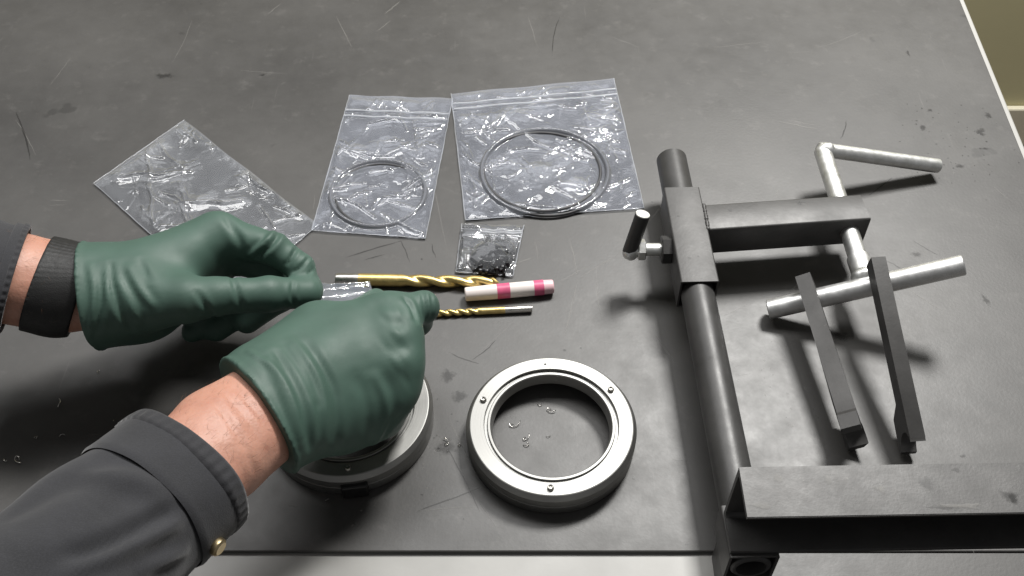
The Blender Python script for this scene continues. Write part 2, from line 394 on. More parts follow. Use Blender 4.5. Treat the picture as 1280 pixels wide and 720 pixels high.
# ------------------------------------------------------------------ flange rings
def flange(loc, rz, label, plug=False, low=False):
    t = thing('flange_ring', label, 'flange', loc, rz, 'machined flange rings')
    R = .0550
    prof = [(.0396, .0240), (.0410, .0240), (.0414, .0236), (.0414, .0212), (.0434, .0212), (.0434, .0248), (.0437, .0252), (.0522, .0252), (.0528, .0249), (.0546, .0218), (.0552, .0205), (.0552, .0122), (.0546, .0117), (.0540, .0112), (.0540, .0102), (.0547, .0097), (.0548, .0014), (.0540, 0),
            (.0470, 0), (.0470, .0118), (.0380, .0130), (.0380, .0150), (.0390, .0232)]
    prof = [(r_*1.012, z_*.76) for r_, z_ in prof]
    from_bm('body', lathe_bm(prof, 160), M['alu'], t, angle=18)
    from_bm('seal_groove', lathe_bm([(.0420, .0160), (.0438, .0160), (.0438, .0168), (.0420, .0168)], 128), M['alu_dark'], t, angle=40)
    for a in (158, 33, 268):
        a = math.radians(a)
        s = from_bm('screw', lathe_bm([(0, .0008), (.0011, .0008), (.0011, .0016), (.0017, .0018), (.0021, .0012), (.0022, -.002), (0, -.002)], 20, False), M['screw'], t, angle=40)
        s.location = (.0482*math.cos(a), .0482*math.sin(a), .0194)
    h = from_bm('pin_hole', lathe_bm([(0, .0002), (.0009, .0002), (.0010, -.001), (0, -.001)], 14, False), M['plug'], t)
    h.location = (-.003, .0478, .0191)
    if plug:
        p = from_bm('plug', box_bm(-.0085, .0085, -.0035, .0035, -.0075, .0050, .0012), M['plug'], t)
        a = math.radians(270); p.location = (.0548*math.cos(a)+.001, .0555*math.sin(a), .0080)
    return t
ringB = flange((.0257, -.1335, 0), 0, 'open machined aluminium flange ring showing the bench through its bore')
cL = P(435, 507, .019)
ringA = flange((cL.x, cL.y, 0), math.radians(8), 'aluminium flange ring with black side plug under the gloved hand', True)

# ------------------------------------------------------------------ press frame (lying on its side)
ZA = .036
colA, colB = Vector((.1262, .1045, ZA)), Vector((.1362, -.2430, ZA))
ax = (colB-colA).normalized(); RZ = math.atan2(ax.x, -ax.y)
def col_at(y): return colA + (colB-colA)*((y-colA.y)/(colB.y-colA.y))
pf = thing('press_frame', 'black steel clamp frame with round column, side arm and channel base', 'clamp frame', (.13, -.06, 0))
def pp(name, bm, mat, smooth=False, angle=None, parent=None):
    o = from_bm(name, bm, mat, None, smooth, angle); 
    if parent is None: rel(o, pf)
    else: o.parent = parent; o.matrix_parent_inverse = parent.matrix_parent_inverse.copy() if False else Matrix()
    return o
pp('column', rod_bm(colA, colB, .0118, 56, .0012, .0088), M['tube'], angle=40)
y0, y1 = .0575, -.0370
c = col_at(y1)
pp('sliding_sleeve', tx(sqtube_bm(.0268, .0270, .0014, (y0-y1), .0012), (c.x, c.y, ZA), RZ), M['steel'], angle=40)
c = col_at(-.2425)
pp('base_sleeve', tx(sqtube_bm(.0285, .0270, .0016, .0325, .0014), (c.x, c.y, ZA), RZ), M['steel'], angle=40)
pp('foot', box_bm(c.x-.0135, .1360, -.2400, -.2160, -.0031, ZA-.0136, .001), M['steel'])
# side arm, a square tube swung a few degrees off square
a0, a1 = Vector((.1415, .0262, 0)), Vector((.2615, .0375, 0))
ad = (a1-a0).normalized(); arz = math.atan2(ad.y, ad.x)
bm = sqtube_bm(.0262, .0262, .0024, (a1-a0).length, .0016)
arm = pp('side_arm', tx(bm, (a0.x, a0.y, ZA), arz-math.pi/2), M['steel'], angle=40)
# weld bead between sleeve and arm
bm = bmesh.new()
for k in range(34):
    t = k/33; side = -1 if k % 1 else 1
for k in range(26):
    t = k/25
    bmesh.ops.create_icosphere(bm, subdivisions=1, radius=.0016+random.uniform(-.0002, .0003), matrix=Matrix.Translation((.1421-.0001*t, .0145+.0245*t, .0488+random.uniform(-.0003, .0003))))
pp('weld_bead', bm, M['steel'], True)
# U channel lying on the base sleeve, open side to the front
CX0, CX1, CY0, CY1, CZ0, CZ1, T = .1222, .46, -.2455, -.2150, .0498, .1000, .0030
poly = [(CY1, CZ0), (CY1, CZ1), (CY0, CZ1), (CY0, CZ1-T*.8), (CY0+.001, CZ1-T), (CY1-T-.002, CZ1-T), (CY1-T, CZ1-T-.002), (CY1-T, CZ0+T+.002), (CY1-T-.002, CZ0+T), (CY0+.0055, CZ0+T), (CY0+.0045, CZ0+T*.8), (CY0+.0045, CZ0)]
bm = bmesh.new()
A = [bm.verts.new((CX0+.0005*(z-CZ0)/.05, y, z)) for y, z in poly]; B = [bm.verts.new((CX1, y+.0065, z)) for y, z in poly]
bm.faces.new(A); bm.faces.new(B[::-1])
for i in range(len(poly)): bm.faces.new((A[i], B[i], B[(i+1) % len(poly)], A[(i+1) % len(poly)]))
bmesh.ops.bevel(bm, geom=[e for e in bm.edges if abs((e.verts[0].co-e.verts[1].co).x) > .1], offset=.0004, segments=2, affect='EDGES')
pp('base_channel', bm, M['steel'], angle=40)
# threaded screw running through the arm, crossbar at its front end, crank at the back
s0, s1 = Vector((.2478, .1140, ZA)), Vector((.2510, -.0240, ZA))
pp('lead_screw', rod_bm(s0, s1, .0068, 32, .0008), M['zinc'], angle=40)
pp('screw_collar', rod_bm(s0.lerp(s1, .84), s0.lerp(s1, .965), .0082, 32, .0010), M['zinc'], angle=40)
hb = Vector((.352, .1250, .0095))
pp('crank_handle', rod_bm(s0+Vector((-.0035, 0, .0015)), hb, .0059, 32, .0010), M['zinc'], angle=40)
bm = bmesh.new(); bmesh.ops.create_icosphere(bm, subdivisions=3, radius=.0078)
for v in bm.verts: v.co = Vector((v.co.x*1.0, v.co.y*.85, v.co.z*.95))*(1+.12*noise.noise(v.co*260)) + s0 + Vector((.002, -.0015, .001))
pp('weld_bead', bm, M['zinc'], True)
tb0, tb1 = Vector((.1862, -.0285, .0088)), Vector((.3105, -.0315, .0605))
pp('cross_bar', rod_bm(tb0, tb1, .0073, 40, .0007), M['bar'], angle=40)
bm = bmesh.new(); bmesh.ops.create_icosphere(bm, subdivisions=3, radius=.0088)
for v in bm.verts: v.co = Vector((v.co.x*1.05, v.co.y*.8, v.co.z))*(1+.12*noise.noise(v.co*220)) + s1 + Vector((0, .003, 0))
pp('weld_bead', bm, M['zinc'], True)
# clamp lever on the left of the sliding sleeve
lv0, lv1 = P(787, 315, .034), P(803.5, 268, .066)
cc = col_at(lv0.y); n0 = Vector((cc.x-.0132, lv0.y+.0005, ZA)); LX = n0.x-lv0.x
def hexa(a, b, r, ch=.0008):
    bm = lathe_bm([(0, 0), (r*.86, 0), (r, ch), (r, (b-a).length-ch), (r*.86, (b-a).length), (0, (b-a).length)], 6, False); return place_axis(bm, a, b)
X = Vector((1, 0, 0))
pp('lock_nut', hexa(n0+X*.0005, n0-X*.0075, .0105), M['tube'])
pp('clamp_bolt', rod_bm(n0-X*.005, n0-X*(LX-.002), .0048, 28, .0004), M['zinc'], angle=40)
pp('bolt_head', hexa(n0-X*(LX-.0115), n0-X*(LX-.0055), .0080), M['zinc'])
pp('clamp_lever', rod_bm(lv0, lv1, .0054, 28, .0005), M['tube'], angle=40)
d = (lv1-lv0).normalized()
pp('lever_end', rod_bm(lv1-d*.0004, lv1+d*.0006, .0052, 28, .0002), M['zinc'], angle=40)
bm = bmesh.new(); bmesh.ops.create_icosphere(bm, subdivisions=3, radius=.0062)
for v in bm.verts: v.co = v.co*(1+.15*noise.noise(v.co*300)) + lv0 + Vector((.001, 0, 0))
pp('weld_bead', bm, M['zinc'], True)

def part_marks(name, mat, spots, z):
    bm = bmesh.new(); bm.verts.layers.float.new('cover')
    for x, y, rx, ry in spots:
        q = P(x, y, z); n = 16; ph = random.uniform(0, 9); vs = []
        for i in range(n):
            a = 2*math.pi*i/n; k = 1+.5*noise.noise(Vector((math.cos(a)*1.4+ph, math.sin(a)*1.4, ph)))
            vs.append(bm.verts.new((q.x+rx*k*math.cos(a), q.y+ry*k*math.sin(a), z)))
        m_ = bm.verts.new((q.x, q.y, z)); m_[bm.verts.layers.float['cover']] = 1.0
        for i in range(n): bm.faces.new((vs[i], vs[(i+1) % n], m_))
    return tag(pp(name, bm, mat), kind='stuff')
part_marks('channel_stain', M['darkmark'], [(1262, 620, .0075, .0060), (1268, 624, .0045, .0045), (1160, 605, .006, .006), (1195, 587, .003, .002), (1180, 634, .014, .002)], CZ1+.0002)
part_marks('channel_scuff', M['lightscratch'], [(972, 597, .004, .004), (930+22, 632, .009, .0025), (1035, 600, .003, .005), (1200, 632, .02, .002), (1100, 610, .006, .003)], CZ1+.0003)
part_marks('arm_stain', M['darkmark'], [(1003, 252, .0070, .0022), (1000, 254, .003, .003), (913, 262, .003, .003)], ZA+.0133)
part_marks('sleeve_stain', M['darkmark'], [(862, 322, .002, .002), (873, 320, .0012, .0012), (848, 270, .002, .001)], ZA+.0137)
# ------------------------------------------------------------------ hook bars resting on the crossbar
def hook_bar(top, toe, width, depth, roll, label, lip):
    """flat steel bar from top (upper edge) to toe with a concave claw at the toe"""
    d = toe-top; L = d.length; yv = d.normalized()
    up = Vector((0, 0, 1)); up = (up-yv*up.dot(yv)).normalized(); up = Quaternion(yv, roll) @ up
    xv = yv.cross(up)
    prof = [(0, 0), (0, -depth), (L-.026, -depth), (L-.019, -.0235), (L-.004, -.0245), (L+.0045, -.0240)]
    r = .0130                                  # claw: hollow open to the front
    for k in range(13):
        a = math.radians(-88+k*14.0); prof.append((L+.0045-r*math.cos(a)*.80, -.0105+r*math.sin(a)*.76))
    prof += [(L+.0035, .0010), (L+.001, .0036), (L-.009, .0036), (L-.0125, 0)] if lip else [(L+.001, -.0006), (L, 0)]
    bm = bmesh.new()
    A = [bm.verts.new(top+yv*s+up*h-xv*width/2) for s, h in prof]; B = [bm.verts.new(top+yv*s+up*h+xv*width/2) for s, h in prof]
    if lip:
        for v, (s_, h_) in zip(A, prof):
            if s_ > L-.0126 and h_ > -.021: v.co -= xv*.0040
        for v, (s_, h_) in zip(B, prof):
            if s_ > L-.0126 and h_ > -.021: v.co -= xv*.0022
    bm.faces.new(A); bm.faces.new(B[::-1]); n = len(prof)
    for i in range(n): bm.faces.new((A[i], B[i], B[(i+1) % n], A[(i+1) % n]))
    bmesh.ops.bevel(bm, geom=[e for e in bm.edges if len(e.link_faces) == 2 and e.calc_face_angle(0) > .6], offset=.0005, segments=2, affect='EDGES')
    zmin = min(v.co.z for v in bm.verts)
    o = from_bm('hook_bar', bm, M['steel'], None, angle=35); tag(o, label, 'hook bar', 'steel hook bars on the crossbar')
    print('hook zmin', zmin)
    return o
hook_bar(P(1003, 343, .0385), P(1058, 536, .0268), .0106, .0130, math.radians(27), 'flat steel hook bar near the low end of the bright crossbar', 1)
hook_bar(P(1098, 321, .0640), P(1147, 546, .0285), .0098, .0130, math.radians(4), 'flat steel hook bar beside the raised end of the bright crossbar', 0)

# ------------------------------------------------------------------ clear bags
def segdist(px, py, a, b):
    dx, dy = b[0]-a[0], b[1]-a[1]; L2 = dx*dx+dy*dy+1e-12
    t = np.clip(((px-a[0])*dx+(py-a[1])*dy)/L2, 0, 1)
    return np.hypot(px-(a[0]+t*dx), py-(a[1]+t*dy)), t
def crumple(X, Y, seed, n, wmin, wmax, amp, ext):
    rg = np.random.default_rng(seed); H = np.zeros_like(X)
    x0, x1, y0, y1 = ext
    for _ in range(n):
        cx, cy = rg.uniform(x0, x1), rg.uniform(y0, y1); a = rg.uniform(0, math.pi); L = rg.uniform(.008, .035)
        wd = rg.uniform(wmin, wmax)
        d, t = segdist(X+.002*np.sin(Y*260+cx*900), Y+.002*np.sin(X*240+cy*900), (cx-L*math.cos(a), cy-L*math.sin(a)), (cx+L*math.cos(a), cy+L*math.sin(a)))
        H += rg.uniform(.3, 1)*amp*wd/wmax*np.maximum(0, 1-d/wd)*np.where(rg.random() < .7, 1, -.6)
    return H
def make_bag(name, label, cor, mat, seed, amp, nf, hmax=.006, zipv=None, rings=(), bulk=None, base=.0006, folds=(), grp='clear zip bags'):
    TL, TR, BR, BL = [Vector(c) for c in cor]
    NU, NV = 230, 230
    u = np.linspace(0, 1, NU); v = np.linspace(0, 1, NV); Ug, Vg = np.meshgrid(u, v)
    G = lambda k: (TL[k]*(1-Ug)*(1-Vg)+TR[k]*Ug*(1-Vg)+BR[k]*Ug*Vg+BL[k]*(1-Ug)*Vg)
    Xg, Yg = G(0), G(1)
    # slightly wavy outline
    Xg = Xg + .0006*np.sin(Vg*17+seed)*(np.abs(Ug-.5)*2)**4; Yg = Yg + .0006*np.sin(Ug*15+seed*2)*(np.abs(Vg-.5)*2)**4
    ext = (Xg.min(), Xg.max(), Yg.min(), Yg.max())
    H = crumple(Xg, Yg, seed, nf, .006, .020, amp, ext)
    rg = np.random.default_rng(seed+50)                                     # sharp thin creases
    for _ in range(int(nf*2.2)):
        cx_, cy_ = rg.uniform(ext[0], ext[1]), rg.uniform(ext[2], ext[3]); an = rg.uniform(0, math.pi); L_ = rg.uniform(.004, .022); cv = rg.uniform(-.3, .3)
        pm = (cx_+L_*cv*math.sin(an), cy_-L_*cv*math.cos(an))
        for p_, q_ in (((cx_-L_*math.cos(an), cy_-L_*math.sin(an)), pm), (pm, (cx_+L_*math.cos(an), cy_+L_*math.sin(an)))):
            d, t_ = segdist(Xg, Yg, p_, q_); H += rg.uniform(.3, 1)*(amp*.4+.0005)*np.exp(-(d/.0010)**2)
    for (a, b, wd, h) in folds:
        d, t = segdist(Xg+.0012*np.sin(Yg*190), Yg+.0012*np.sin(Xg*210), a, b); H += h*.45*np.exp(-(d/.0013)**2)+h*.35*np.maximum(0, 1-d/(wd*2.4))
    e = np.minimum.reduce([Ug, 1-Ug, Vg, 1-Vg]); env = np.clip(e/.05, 0, 1)
    Htop = np.abs(H)*.5+np.maximum(H, 0)*.6
    Htop = .0011 + env*(np.tanh(Htop/hmax)*hmax) + .0006*env
    for (cx, cy, R, cord) in rings:
        d = np.abs(np.hypot(Xg-cx, Yg-cy)-R)
        Htop = np.maximum(Htop, base+.0008+cord*2.05*np.clip(1.4-d/(cord*1.35), 0, 1))
    if bulk is not None:
        for (cx, cy, r, h) in bulk:
            d = np.hypot(Xg-cx, Yg-cy); Htop = np.maximum(Htop, h*np.clip(1.9-d/r, 0, 1))
    Hbot = base + np.zeros_like(Htop)
    if zipv is not None:
        z = np.exp(-((Vg-zipv)/.012)**2)+np.exp(-((Vg-zipv-.045)/.010)**2); Htop = Htop*(1-.7*np.clip(z, 0, 1)) + .0012*z
    top = np.stack([Xg, Yg, Htop+base], -1).reshape(-1, 3); bot = np.stack([Xg, Yg, Hbot], -1)[[0, -1]][:, [0, -1]].reshape(-1, 3)
    nb = NU*NV
    idx = np.arange(NU*NV).reshape(NV, NU)
    q = np.stack([idx[:-1, :-1], idx[:-1, 1:], idx[1:, 1:], idx[1:, :-1]], -1).reshape(-1, 4)
    faces = q[:, ::-1].tolist()+[[nb, nb+1, nb+3, nb+2]]
    me = bpy.data.meshes.new(name); me.from_pydata(np.concatenate([top, bot]).tolist(), [], faces); me.update()
    t = link(name, me, mat); tag(t, label, 'plastic bag', grp)
    for L, Rr in ((TL, BL), (TR, BR), (BL, BR)):
        bm = bmesh.new(); prev = None; dd_ = (Rr-L); kn = Vector((-dd_.y, dd_.x, 0)).normalized()*.0004
        for i in range(31):
            c = L.lerp(Rr, i/30)+kn*random.uniform(-.5, .5); zz = base+.0012+random.uniform(0, .0003)
            ring = [bm.verts.new((c.x+kn.x*qx, c.y+kn.y*qx, zz+qz+(c.z-TL.z)*0)) for qx, qz in ((-1, 0), (0, .0005), (1, 0))]
            if prev:
                for j in range(2): bm.faces.new((prev[j], prev[j+1], ring[j+1], ring[j]))
            prev = ring
        from_bm('side_seam', bm, M['zip'], t, True)
    if zipv is not None:
        for dz in (0, .045):
            vv = zipv+dz
            L = TL.lerp(BL, vv); Rr = TR.lerp(BR, vv)
            bm = bmesh.new(); prev = None
            k = (BL-TL).normalized()*.0011
            for i in range(41):
                s = i/40; c = L.lerp(Rr, .006+.988*s)
                zz = base+.0016+.0009*abs(math.sin(s*9+seed))
                ring = [bm.verts.new((c.x+k.x*qx, c.y+k.y*qx, zz+qz)) for qx, qz in ((-1, 0), (-.6, .0008), (.6, .0008), (1, 0))]
                if prev:
                    for j in range(3): bm.faces.new((prev[j], prev[j+1], ring[j+1], ring[j]))
                prev = ring
            from_bm('zip_strip', bm, M['zip'], t, True)
    return t
def oring(cx, cy, R, cord, z, label, grp, tilt=0):
    bm = bmesh.new(); n, m_ = 120, 12; rings = []
    for i in range(n):
        a = 2*math.pi*i/n; rr = R*(1+.012*math.sin(2*a+cx*90)+.006*math.sin(3*a))
        zz = z + tilt*math.sin(a+.6)
        rings.append([bm.verts.new(((rr+cord*math.cos(b))*math.cos(a)+cx, (rr+cord*math.cos(b))*math.sin(a)+cy, zz+cord*math.sin(b))) for b in (2*math.pi*j/m_ for j in range(m_))])
    for i in range(n):
        for j in range(m_): bm.faces.new((rings[i][j], rings[(i+1) % n][j], rings[(i+1) % n][(j+1) % m_], rings[i][(j+1) % m_]))
    o = from_bm('o_ring', bm, M['rubber'], None, True); tag(o, label, 'o-ring', grp); return o

# empty bag at the left, partly under the gloved hand
A, B, Cc = P(118, 231), P(231, 152), P(398, 283)
Dd = A+(Cc-B)
def seg(x0, y0, x1, y1, wd, h): a, b = P(x0, y0), P(x1, y1); return ((a.x, a.y), (b.x, b.y), wd, h)
make_bag('plastic_bag', 'empty crumpled clear bag partly under the gloved hand with wrist strap', (B, Cc, Dd, A), M['film'], 3, .0017, 22, .005,
    folds=[seg(185,180,193,285,.0045,.0048), seg(150,223,225,222,.004,.0042), seg(192,178,228,215,.004,.004), seg(228,235,236,285,.004,.0046), seg(228,215,245,300,.004,.002), seg(222,160,245,180,.004,.003), seg(305,225,385,265,.005,.0045), seg(232,258,300,256,.004,.004), seg(200,290,236,283,.004,.003)])
# small o-ring bag
c4 = (P(437, 121), P(566, 125), P(532, 300), P(390, 290))
a, b = P(411, 245), P(535, 245); cx = (a.x+b.x)/2; a2, b2 = P(472, 199), P(472, 292)
cy = (a2.y+b2.y)/2; R1 = (b.x-a.x)/2-.002
make_bag('plastic_bag', 'clear zip bag holding the smaller pair of o-rings', c4, M['film_blue'], 7, .0018, 32, .0035, .13, [(cx, cy, R1, .0014)])
oring(cx, cy, R1, .0011, .0023, 'outer black o-ring of the pair in the narrower zip bag', 'small o-rings')
oring(cx+.0014, cy-.0012, R1-.0024, .0011, .0024, 'inner black o-ring of the pair in the narrower zip bag', 'small o-rings')
# large o-ring bag
c4 = (P(564, 119), P(767, 100), P(805, 262), P(582, 277))
a, b = P(600, 222), P(762, 222); cx = (a.x+b.x)/2; a2, b2 = P(682, 166), P(682, 272); cy = (a2.y+b2.y)/2; R2 = (b.x-a.x)/2-.0015
make_bag('plastic_bag', 'widest clear zip bag holding a pair of large o-rings', c4, M['film_blue'], 21, .0019, 44, .0042, .10, [(cx, cy, R2, .0016)])
oring(cx, cy, R2, .0013, .0026, 'outer large black o-ring of the pair in the widest zip bag', 'large o-rings')
oring(cx-.0024, cy+.0010, R2-.0040, .0013, .0027, 'inner large black o-ring of the pair in the widest zip bag', 'large o-rings')
# little bag of screws, its top tucked on the edge of the big bag
zt = .0012
c4 = (P(577, 276, .005), P(655, 278, .005), P(641, 347), P(570, 342))
bc = P(612, 324)
make_bag('plastic_bag', 'little clear zip bag filled with small black screws', c4, M['film_clear'], 33, .0030, 9, .0042, .14, bulk=[(bc.x, bc.y, .011, .0075), (bc.x+.009, bc.y+.008, .007, .0065)])
def small_screw(loc, rx, rz):
    bm = bmesh.new()
    b1 = lathe_bm([(0, -.0045), (.0011, -.0045)] + sum([[(.00125, -.0045+k*.0006), (.00095, -.0042+k*.0006)] for k in range(10)], []) + [(.0022, .0017), (.0024, .0022), (.0024, .0038), (.0020, .0042), (.0012, .0042), (.0011, .0026), (0, .0026)], 12, False)
    o = from_bm('black_screw', b1, M['black_screw'], None, angle=40)
    o.location = loc; o.rotation_euler = (rx, 0, rz); return o
rs = random.Random(8)
spots = [(594,328),(600,333),(608,335),(616,336),(624,335),(630,331),(604,326),(614,328),(623,328),(629,324),(611,320),(621,320),(629,316),(626,310),(597,337),(605,340),(613,341),(621,341),(629,339),(618,332),(608,323)]
for x, y in spots:
    q = P(x, y, .003)
    o = small_screw((q.x, q.y, .0033+rs.uniform(0, .001)), math.pi/2+rs.uniform(-.1, .1), rs.uniform(0, 6.28)); tag(o, 'tiny black screw loose inside the little zip bag', 'screw', 'black screws in the little bag')

# ------------------------------------------------------------------ drills
def twist_drill(a, b, r, shank_frac, flute_frac, label, turns, tiprev=False):
    """a = shank end, b = tip"""
    L = (b-a).length; t = thing('drill_bit', label, 'drill bit', ((a+b)/2)*1); t.location.z = 0
    q = Vector((0, 0, 1)).rotation_difference((b-a).normalized()); mt = Matrix.Translation(a) @ q.to_matrix().to_4x4()
    s1 = shank_frac*L; s2 = flute_frac*L
    sh = lathe_bm([(0, 0), (r*.90, 0), (r*.97, .0006), (r*.97, s1), (0, s1)], 32, False); bmesh.ops.transform(sh, matrix=mt, verts=sh.verts[:])
    o = from_bm('bare_shank', sh, M['shank'], None, angle=40); rel(o, t)
    bm = bmesh.new(); n, k = 260, 40; rings = []
    for i in range(n+1):
        z = s1*.999+(L-s1*.999)*i/n
        f = min(1, max(0, (z-s2)/(r*2.5)))
        tw = 2*math.pi*turns*max(0, z-s2)/(L-s2)
        tip = min(1, (L-z)/(r*1.0)); tip = max(tip, .03)
        rg = []
        for j in range(k):
            th = 2*math.pi*j/k
            c = abs(math.sin(th))**3                            # two flutes
            rr = r*(1-.42*f*c)*tip
            if f > 0 and .20 < (th % math.pi)/math.pi < .80 and False: rr *= .95
            rg.append(bm.verts.new((rr*math.cos(th+tw), rr*math.sin(th+tw), z)))
        rings.append(rg)
    for i in range(n):
        for j in range(k): bm.faces.new((rings[i][j], rings[i][(j+1) % k], rings[i+1][(j+1) % k], rings[i+1][j]))
    bm.faces.new(rings[0][::-1]); bm.faces.new(rings[-1])
    bmesh.ops.transform(bm, matrix=mt, verts=bm.verts[:])
    o = from_bm('fluted_body', bm, M['gold'], None, angle=50); rel(o, t)
    return t
rb = .0048
twist_drill(P(420, 349, rb), P(624, 353, rb), rb, .14, .40, 'larger gold twist drill bit with thick flutes', 1.8)
rsml = .0027
twist_drill(P(665, 386, rsml), P(540, 392, rsml), rsml, .27, .50, 'slim gold twist drill bit under the gloved fingertip', 2.5)

# ------------------------------------------------------------------ banded plastic tube
ta, tb_ = P(581, 368, .0058), P(692, 358, .0058); ta.z = tb_.z = .0058
t = thing('plastic_tube', 'white plastic tube with two pink bands beside the drill bits', 'tube', ((ta+tb_)/2).to_tuple()); t.location.z = 0
TL_ = (tb_-ta).length
def tubepart(name, s0, s1, r0, r1, mat, round0=0, round1=0):
    L = (s1-s0)*TL_
    pr = [(0, 0)]
    pr += [(r0-round0*(1-math.sin(a)), round0*(1-math.cos(a))) for a in (0, .4, .8, 1.2, 1.57)] if round0 else [(r0, 0)]
    pr += [(r1-round1*(1-math.cos(a)), L-round1*(1-math.sin(a))) for a in (0, .4, .8, 1.2, 1.57)] if round1 else [(r1, L)]
    pr += [(0, L)]
    bm = lathe_bm(pr, 40, False); d = (tb_-ta)
    place_axis(bm, ta+d*s0, ta+d*s1); o = from_bm(name, bm, mat, None, angle=40); rel(o, t)
tubepart('body', 0, .36, .0052, .0057, M['white_plastic'], .0014)
tubepart('band', .36, .505, .0058, .0058, M['pink'])
tubepart('body', .505, .775, .0057, .0057, M['white_plastic'])
tubepart('band', .775, .885, .0058, .0058, M['pink'])
tubepart('cap', .885, 1, .0055, .0052, M['pale_pink'], 0, .0012)

# ------------------------------------------------------------------ chips
def chip(x, y, s, curl, z=.0003):
    s *= 1.25
    c = P(x, y, 0); bm = bmesh.new(); prev = None; a0 = random.uniform(0, 6.28)
    for i in range(15):
        q = i/14; a = a0+curl*q; rr = s*(.5+.5*q)
        p = Vector((c.x+rr*math.cos(a)*.8+s*q*.9*math.cos(a0), c.y+rr*math.sin(a)*.8+s*q*.9*math.sin(a0), z+s*.18*abs(math.sin(q*5))))
        wv = Vector((-math.sin(a)*.3, math.cos(a)*.3, .35))*s*.22
        r = [bm.verts.new(p-wv*.5+Vector((0, 0, s*.06))), bm.verts.new(p+wv*.5+Vector((0, 0, s*.06)))]
        if prev: bm.faces.new((prev[0], prev[1], r[1], r[0]))
        prev = r
    o = from_bm('metal_shaving', bm, M['chip'], None, True)
    md = o.modifiers.new('thickness', 'SOLIDIFY'); md.thickness = s*.07
    zs = min(v.co.z for v in o.data.vertices)
    for v in o.data.vertices: v.co.z += .0003-zs
    return o
for x, y, s, cu in ((672,503,.0034,2.2), (688,516,.0042,4), (641,534,.0040,5), (681,544,.003,2), (653,553,.0046,2.5), (660,549,.004,4)):
    o = chip(x, y, s, cu); tag(o, 'curled metal shaving inside the bore of the open flange ring', 'shaving', 'shavings inside the open ring')
for x, y, s, cu in ((126,463,.0032,3), (144,524,.0016,2), (42,549,.0030,3), (8,570,.004,2), (20,578,.005,4), (68,512,.005,1.5), (84,546,.004,2)):
    o = chip(x, y, s, cu); tag(o, 'pale metal chip on the shaded sheet between the two arms', 'shaving', 'chips between the arms')
for x, y, s, cu in ((414,624,.0022,1), (560,552,.004,4), (575,560,.003,3)):
    o = chip(x, y, s, cu); tag(o, 'small metal shaving on the sheet beside the plugged flange ring', 'shaving', 'shavings beside the plugged ring')

# ------------------------------------------------------------------ gloved hands, built as smooth distance fields
def sdf_cone(Pn, a, b, ra, rb):
    ab = np.array(b)-np.array(a); L2 = ab@ab; t = np.clip(((Pn-np.array(a))@ab)/L2, 0, 1)
    return np.linalg.norm(Pn-(np.array(a)+t[..., None]*ab), axis=-1)-(ra+(rb-ra)*t)
def smin(a, b, k):
    h = np.maximum(k-np.abs(a-b), 0)/k; return np.minimum(a, b)-h*h*k*.25
def surface_nets(d, org, h):
    s = d < 0; nx, ny, nz = d.shape
    acc = np.zeros((nx-1, ny-1, nz-1, 3)); cnt = np.zeros((nx-1, ny-1, nz-1))
    off = [(i, j, k) for i in (0, 1) for j in (0, 1) for k in (0, 1)]
    sub = lambda A, o: A[o[0]:nx-1+o[0], o[1]:ny-1+o[1], o[2]:nz-1+o[2]]
    for a in off:
        for ax_ in range(3):
            if a[ax_]: continue
            b = list(a); b[ax_] = 1
            da, db = sub(d, a), sub(d, b); m = (da < 0) != (db < 0)
            t = np.where(m, da/np.where(m, da-db, 1), 0)
            for k in range(3): acc[..., k] += np.where(m, a[k]+(t if k == ax_ else 0), 0)
            cnt += m
    act = cnt > 0; vid = -np.ones(act.shape, int); vid[act] = np.arange(act.sum())
    ii = np.argwhere(act); V = (ii+acc[act]/cnt[act][:, None])*h+np.array(org)
    Fs = []
    for ax_ in range(3):
        o1, o2 = (ax_+1) % 3, (ax_+2) % 3
        sl0 = [slice(None)]*3; sl1 = [slice(None)]*3; sl0[ax_] = slice(0, -1); sl1[ax_] = slice(1, None)
        A, B = s[tuple(sl0)], s[tuple(sl1)]
        e = np.argwhere(A != B)
        ok = (e[:, o1] > 0) & (e[:, o2] > 0) & (e[:, o1] < d.shape[o1]-1) & (e[:, o2] < d.shape[o2]-1); e = e[ok]
        q = []
        for d1, d2 in ((0, 0), (-1, 0), (-1, -1), (0, -1)):
            c = e.copy(); c[:, o1] += d1; c[:, o2] += d2; q.append(vid[c[:, 0], c[:, 1], c[:, 2]])
        q = np.stack(q, -1); fl_ = ~A[e[:, 0], e[:, 1], e[:, 2]]
        q[fl_] = q[fl_][:, ::-1]; Fs.append(q)
    return V, np.concatenate(Fs)
def lap_smooth(V, Fq, it, lam=.5):
    E_ = np.concatenate([Fq[:, [0, 1]], Fq[:, [1, 2]], Fq[:, [2, 3]], Fq[:, [3, 0]]]); n = len(V)
    deg = np.bincount(E_[:, 0], minlength=n)+np.bincount(E_[:, 1], minlength=n)
    for k in range(it):
        A = np.zeros_like(V)
        for c in range(3): A[:, c] = np.bincount(E_[:, 0], V[E_[:, 1], c], n)+np.bincount(E_[:, 1], V[E_[:, 0], c], n)
        l = lam if k % 2 == 0 else -lam*.95
        V = V+l*(A/deg[:, None]-V)
    return V
